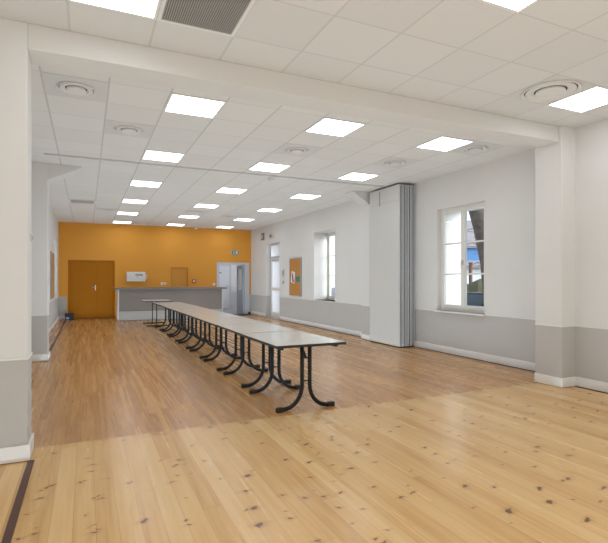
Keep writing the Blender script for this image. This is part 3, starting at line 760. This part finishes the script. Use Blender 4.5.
# twiggy tree further off
t = empty('tree', (17.2, 16.2, GZ)); tag(t, 'thin bare tree with fine twigs in front of the blue house', 'tree')
MB().tube([(0,0,0), (.03,0,2), (0,.05,4.2)], [.10, .08, .05], 10).build('trunk', M['bark'], t)
bb = MB()
for k in range(34):
    a = random.uniform(0, 2*PI); z = random.uniform(2.2, 4.2)
    p = Vector((0, 0, z)); l = random.uniform(.5, 1.1); q = p + Vector((math.cos(a)*l, math.sin(a)*l, random.uniform(.1, .6))); s2 = q + Vector((math.cos(a+.5)*.6, math.sin(a+.5)*.6, random.uniform(-.3, .5)))
    bb.tube([p, q, s2], [.028, .018, .007], 6)
bb.build('branches', M['bark'], t)
# hedge
t = MB()
for k in range(60):
    u = k/59; x, y = 13.6 + u*5, 18.4 - u*5
    bmesh.ops.create_icosphere(t.bm, subdivisions=2, radius=random.uniform(.45, .62), matrix=Matrix.Translation((x+random.uniform(-.15,.15), y+random.uniform(-.15,.15), GZ+.5+random.uniform(-.1,.2))) @ Matrix.Diagonal((1,1,1.85,1)))
for v in t.bm.verts: v.co += Vector((random.uniform(-.05,.05), random.uniform(-.05,.05), random.uniform(-.05,.05)))
tag(t.build('hedge', M['hedge']), 'brown green clipped hedge seen through the window beyond the car', 'hedge')
# houses
def house(loc, rz, w, dp, hh, wallm, label, wins, rise=2.3):
    r = empty('house', loc, rz); tag(r, label, 'house')
    MB().box(-w/2, w/2, 0, dp, 0, hh).build('walls', wallm, r)
    MB().prism([(-.35, hh-.05), (dp/2, hh+rise), (dp+.35, hh-.05), (dp+.35, hh-.2), (-.35, hh-.2)], 'x', -w/2-.3, w/2+.3).build('roof', M['roof'], r)
    for (x, z, ww, wh) in wins:
        f = MB().box(x-ww/2-.08, x+ww/2+.08, -.06, 0, z-.08, z+wh+.08).build('window', M['house_white'], r)
        MB().box(x-ww/2, x+ww/2, -.075, -.055, z, z+wh).build('pane', M['win_dark'], f)
house((25.4, 28.0, GZ), R(-42), 9, 7, 4.3, M['blue_render'], 'blue rendered house with pale tiled roof seen through the window', [(-2.6, 1.2, 1.0, 1.4), (.3, .9, 1.1, 1.5), (2.8, 1.2, 1.0, 1.4)])
house((18.9, 18.6, GZ), R(-46), 4.4, 3, 2.55, M['house_white'], 'low white outbuilding in front of the blue house, behind the trunk', [(-1.3, .9, .7, .9), (1.3, .9, .7, .9)], .25)
o = empty('gate_post', (16.3, 16.9, GZ)); tag(o, 'thin brown post standing behind the hedge outside', 'post')
MB().box(-.06, .06, -.06, .06, 0, 2.5, .01).build('shaft', M['brick'], o)
MB().box(-.08, .08, -.08, .08, 2.5, 2.55, .02).build('cap', M['brick'], o)
# parked car (local x = length)
def car(loc, rz, label):
    r = empty('car', loc, rz); tag(r, label, 'car')
    b = MB(); b.prism([(-2.05, .32), (-2.1, .62), (-2.0, .86), (-1.75, .92), (1.0, .93), (1.75, .82), (2.05, .62), (2.08, .34), (1.9, .24), (-1.9, .24)], 'y', -.84, .84)
    bmesh.ops.bevel(b.bm, geom=b.bm.edges[:], offset=.06, segments=2, affect='EDGES')
    b.build('body', M['car_paint'], r)
    c = MB(); A = [(-1.85, .90), (-1.35, 1.38), (.10, 1.42), (.95, .91)]
    bm = c.bm; lo = [bm.verts.new((x, s*.80, z)) for s in (-1, 1) for x, z in (A[0], A[3])]; hi = [bm.verts.new((x, s*.60, z)) for s in (-1, 1) for x, z in (A[1], A[2])]
    for q in ((lo[0], lo[1], hi[1], hi[0]), (lo[2], lo[3], hi[3], hi[2]), (lo[0], lo[2], hi[2], hi[0]), (lo[1], lo[3], hi[3], hi[1]), (hi[0], hi[1], hi[3], hi[2]), (lo[0], lo[1], lo[3], lo[2])): bm.faces.new(q)
    c.build('windows', M['car_glass'], r)
    p = MB().box(-1.30, .06, -.61, .61, 1.375, 1.44, .03)
    for s in (-1, 1):
        for a_, b_2 in (((-1.84, .80), (-1.34, .60)), ((.94, .80), (.09, .60)), ((-.45, .80), (-.5, .60))):
            p.tube([(a_[0], s*a_[1], .90), (b_2[0], s*b_2[1], 1.40)], .035, 8)
    p.build('roof', M['car_paint'], r)
    for x in (-1.3, 1.3):
        for s in (-1, 1):
            w = MB().lathe([(.0, -.1), (.31, -.1), (.32, -.06), (.32, .06), (.31, .1), (0, .1)], 24, (x, s*.76, .32), Matrix.Rotation(PI/2, 4, 'X')).build('wheel', M['black_rubber'], r)
            MB().lathe([(0, -.012), (.2, -.012), (.2, .012), (0, .012)], 24, (x, s*.865, .32), Matrix.Rotation(PI/2, 4, 'X')).build('hub_cap', M['alu'], w)
    for s in (-1, 1):
        MB().box(1.98, 2.09, s*.62-.14, s*.62+.14, .60, .72, .02).build('headlamp', M['paper'], r)
        MB().box(.62, .78, s*.88-.07, s*.88+.07, .92, 1.03, .03).build('mirror', M['car_paint'], r)
car((9.1, 9.0, GZ), R(100), 'dark parked car outside the window')

# ------------------------------------------------------------------ lights
def area(name, loc, size, energy, rot, color=(1, 1, 1), sy=None):
    L = bpy.data.lights.new(name, 'AREA'); L.size = size; L.energy = energy; L.color = color
    if sy: L.shape = 'RECTANGLE'; L.size_y = sy
    o = bpy.data.objects.new(name, L); col.objects.link(o); o.location = loc; o.rotation_euler = rot
    return o
area('rear_ceiling_fill', (1.2, -1.4, H-.05), 5.5, 78, (0, 0, 0), (1, .985, .96), 2.4)  # added fill lamp behind the camera, evens out the exposure
area('rear_wall_fill', (1.2, YN+.05, 1.7), 6.5, 45, (R(90), 0, 0), (.96, .98, 1), 2.4)  # added fill lamp before the solid rear wall, no window there
for nm, loc, sx, sy, e in (('bounce_fill_far', (2.6, 11.4, .03), 6.6, 13.4, 215), ('bounce_fill_near', (1.2, .6, .03), 8.6, 7.2, 112)):
    o = area(nm, loc, sx, e, (R(180), 0, 0), (.70, .89, 1.0), sy); o.visible_camera = False
sun = bpy.data.lights.new('sun', 'SUN'); sun.energy = 6.0; sun.angle = R(24)
so = bpy.data.objects.new('sun', sun); col.objects.link(so)
so.rotation_euler = Vector((-.38, 1.0, -.20)).to_track_quat('-Z', 'Y').to_euler()

w = bpy.data.worlds.new('sky'); bpy.context.scene.world = w; w.use_nodes = True
N, L = w.node_tree.nodes, w.node_tree.links
bg = N['Background']
tc = N.new('ShaderNodeTexCoord'); sp = N.new('ShaderNodeSeparateXYZ'); L.new(tc.outputs['Generated'], sp.inputs[0])
cr = N.new('ShaderNodeValToRGB'); L.new(sp.outputs['Z'], cr.inputs[0])
cr.color_ramp.elements[0].position = 0.0; cr.color_ramp.elements[0].color = (.86, .91, 1, 1)
cr.color_ramp.elements[1].position = .6; cr.color_ramp.elements[1].color = (.42, .62, .98, 1)
no = N.new('ShaderNodeTexNoise'); no.inputs['Scale'].default_value = 3.5; no.inputs['Detail'].default_value = 6; L.new(tc.outputs['Generated'], no.inputs['Vector'])
mr = N.new('ShaderNodeMapRange'); mr.inputs['From Min'].default_value = .42; mr.inputs['From Max'].default_value = .62; L.new(no.outputs['Fac'], mr.inputs['Value'])
L.new(mix_col(N, L, mr.outputs[0], cr.outputs[0], (.95, .96, .98)), bg.inputs['Color'])
bg.inputs['Strength'].default_value = 1.9

# ------------------------------------------------------------------ camera and look
cam = bpy.data.cameras.new('camera'); co = bpy.data.objects.new('camera', cam); col.objects.link(co)
co.location = (0, 0, CAM_Z); co.rotation_euler = (R(90), 0, -YAW)
cam.sensor_width = 36; cam.lens = 36*474.585/608; cam.shift_y = 7.7/608; cam.clip_start = .05; cam.clip_end = 300
sc = bpy.context.scene; sc.camera = co
sc.view_settings.view_transform = 'Standard'; sc.view_settings.look = 'None'; sc.view_settings.exposure = -0.13
sc.cycles.diffuse_bounces = 8; sc.cycles.max_bounces = 14; sc.cycles.transparent_max_bounces = 12
sc.cycles.sample_clamp_indirect = 6
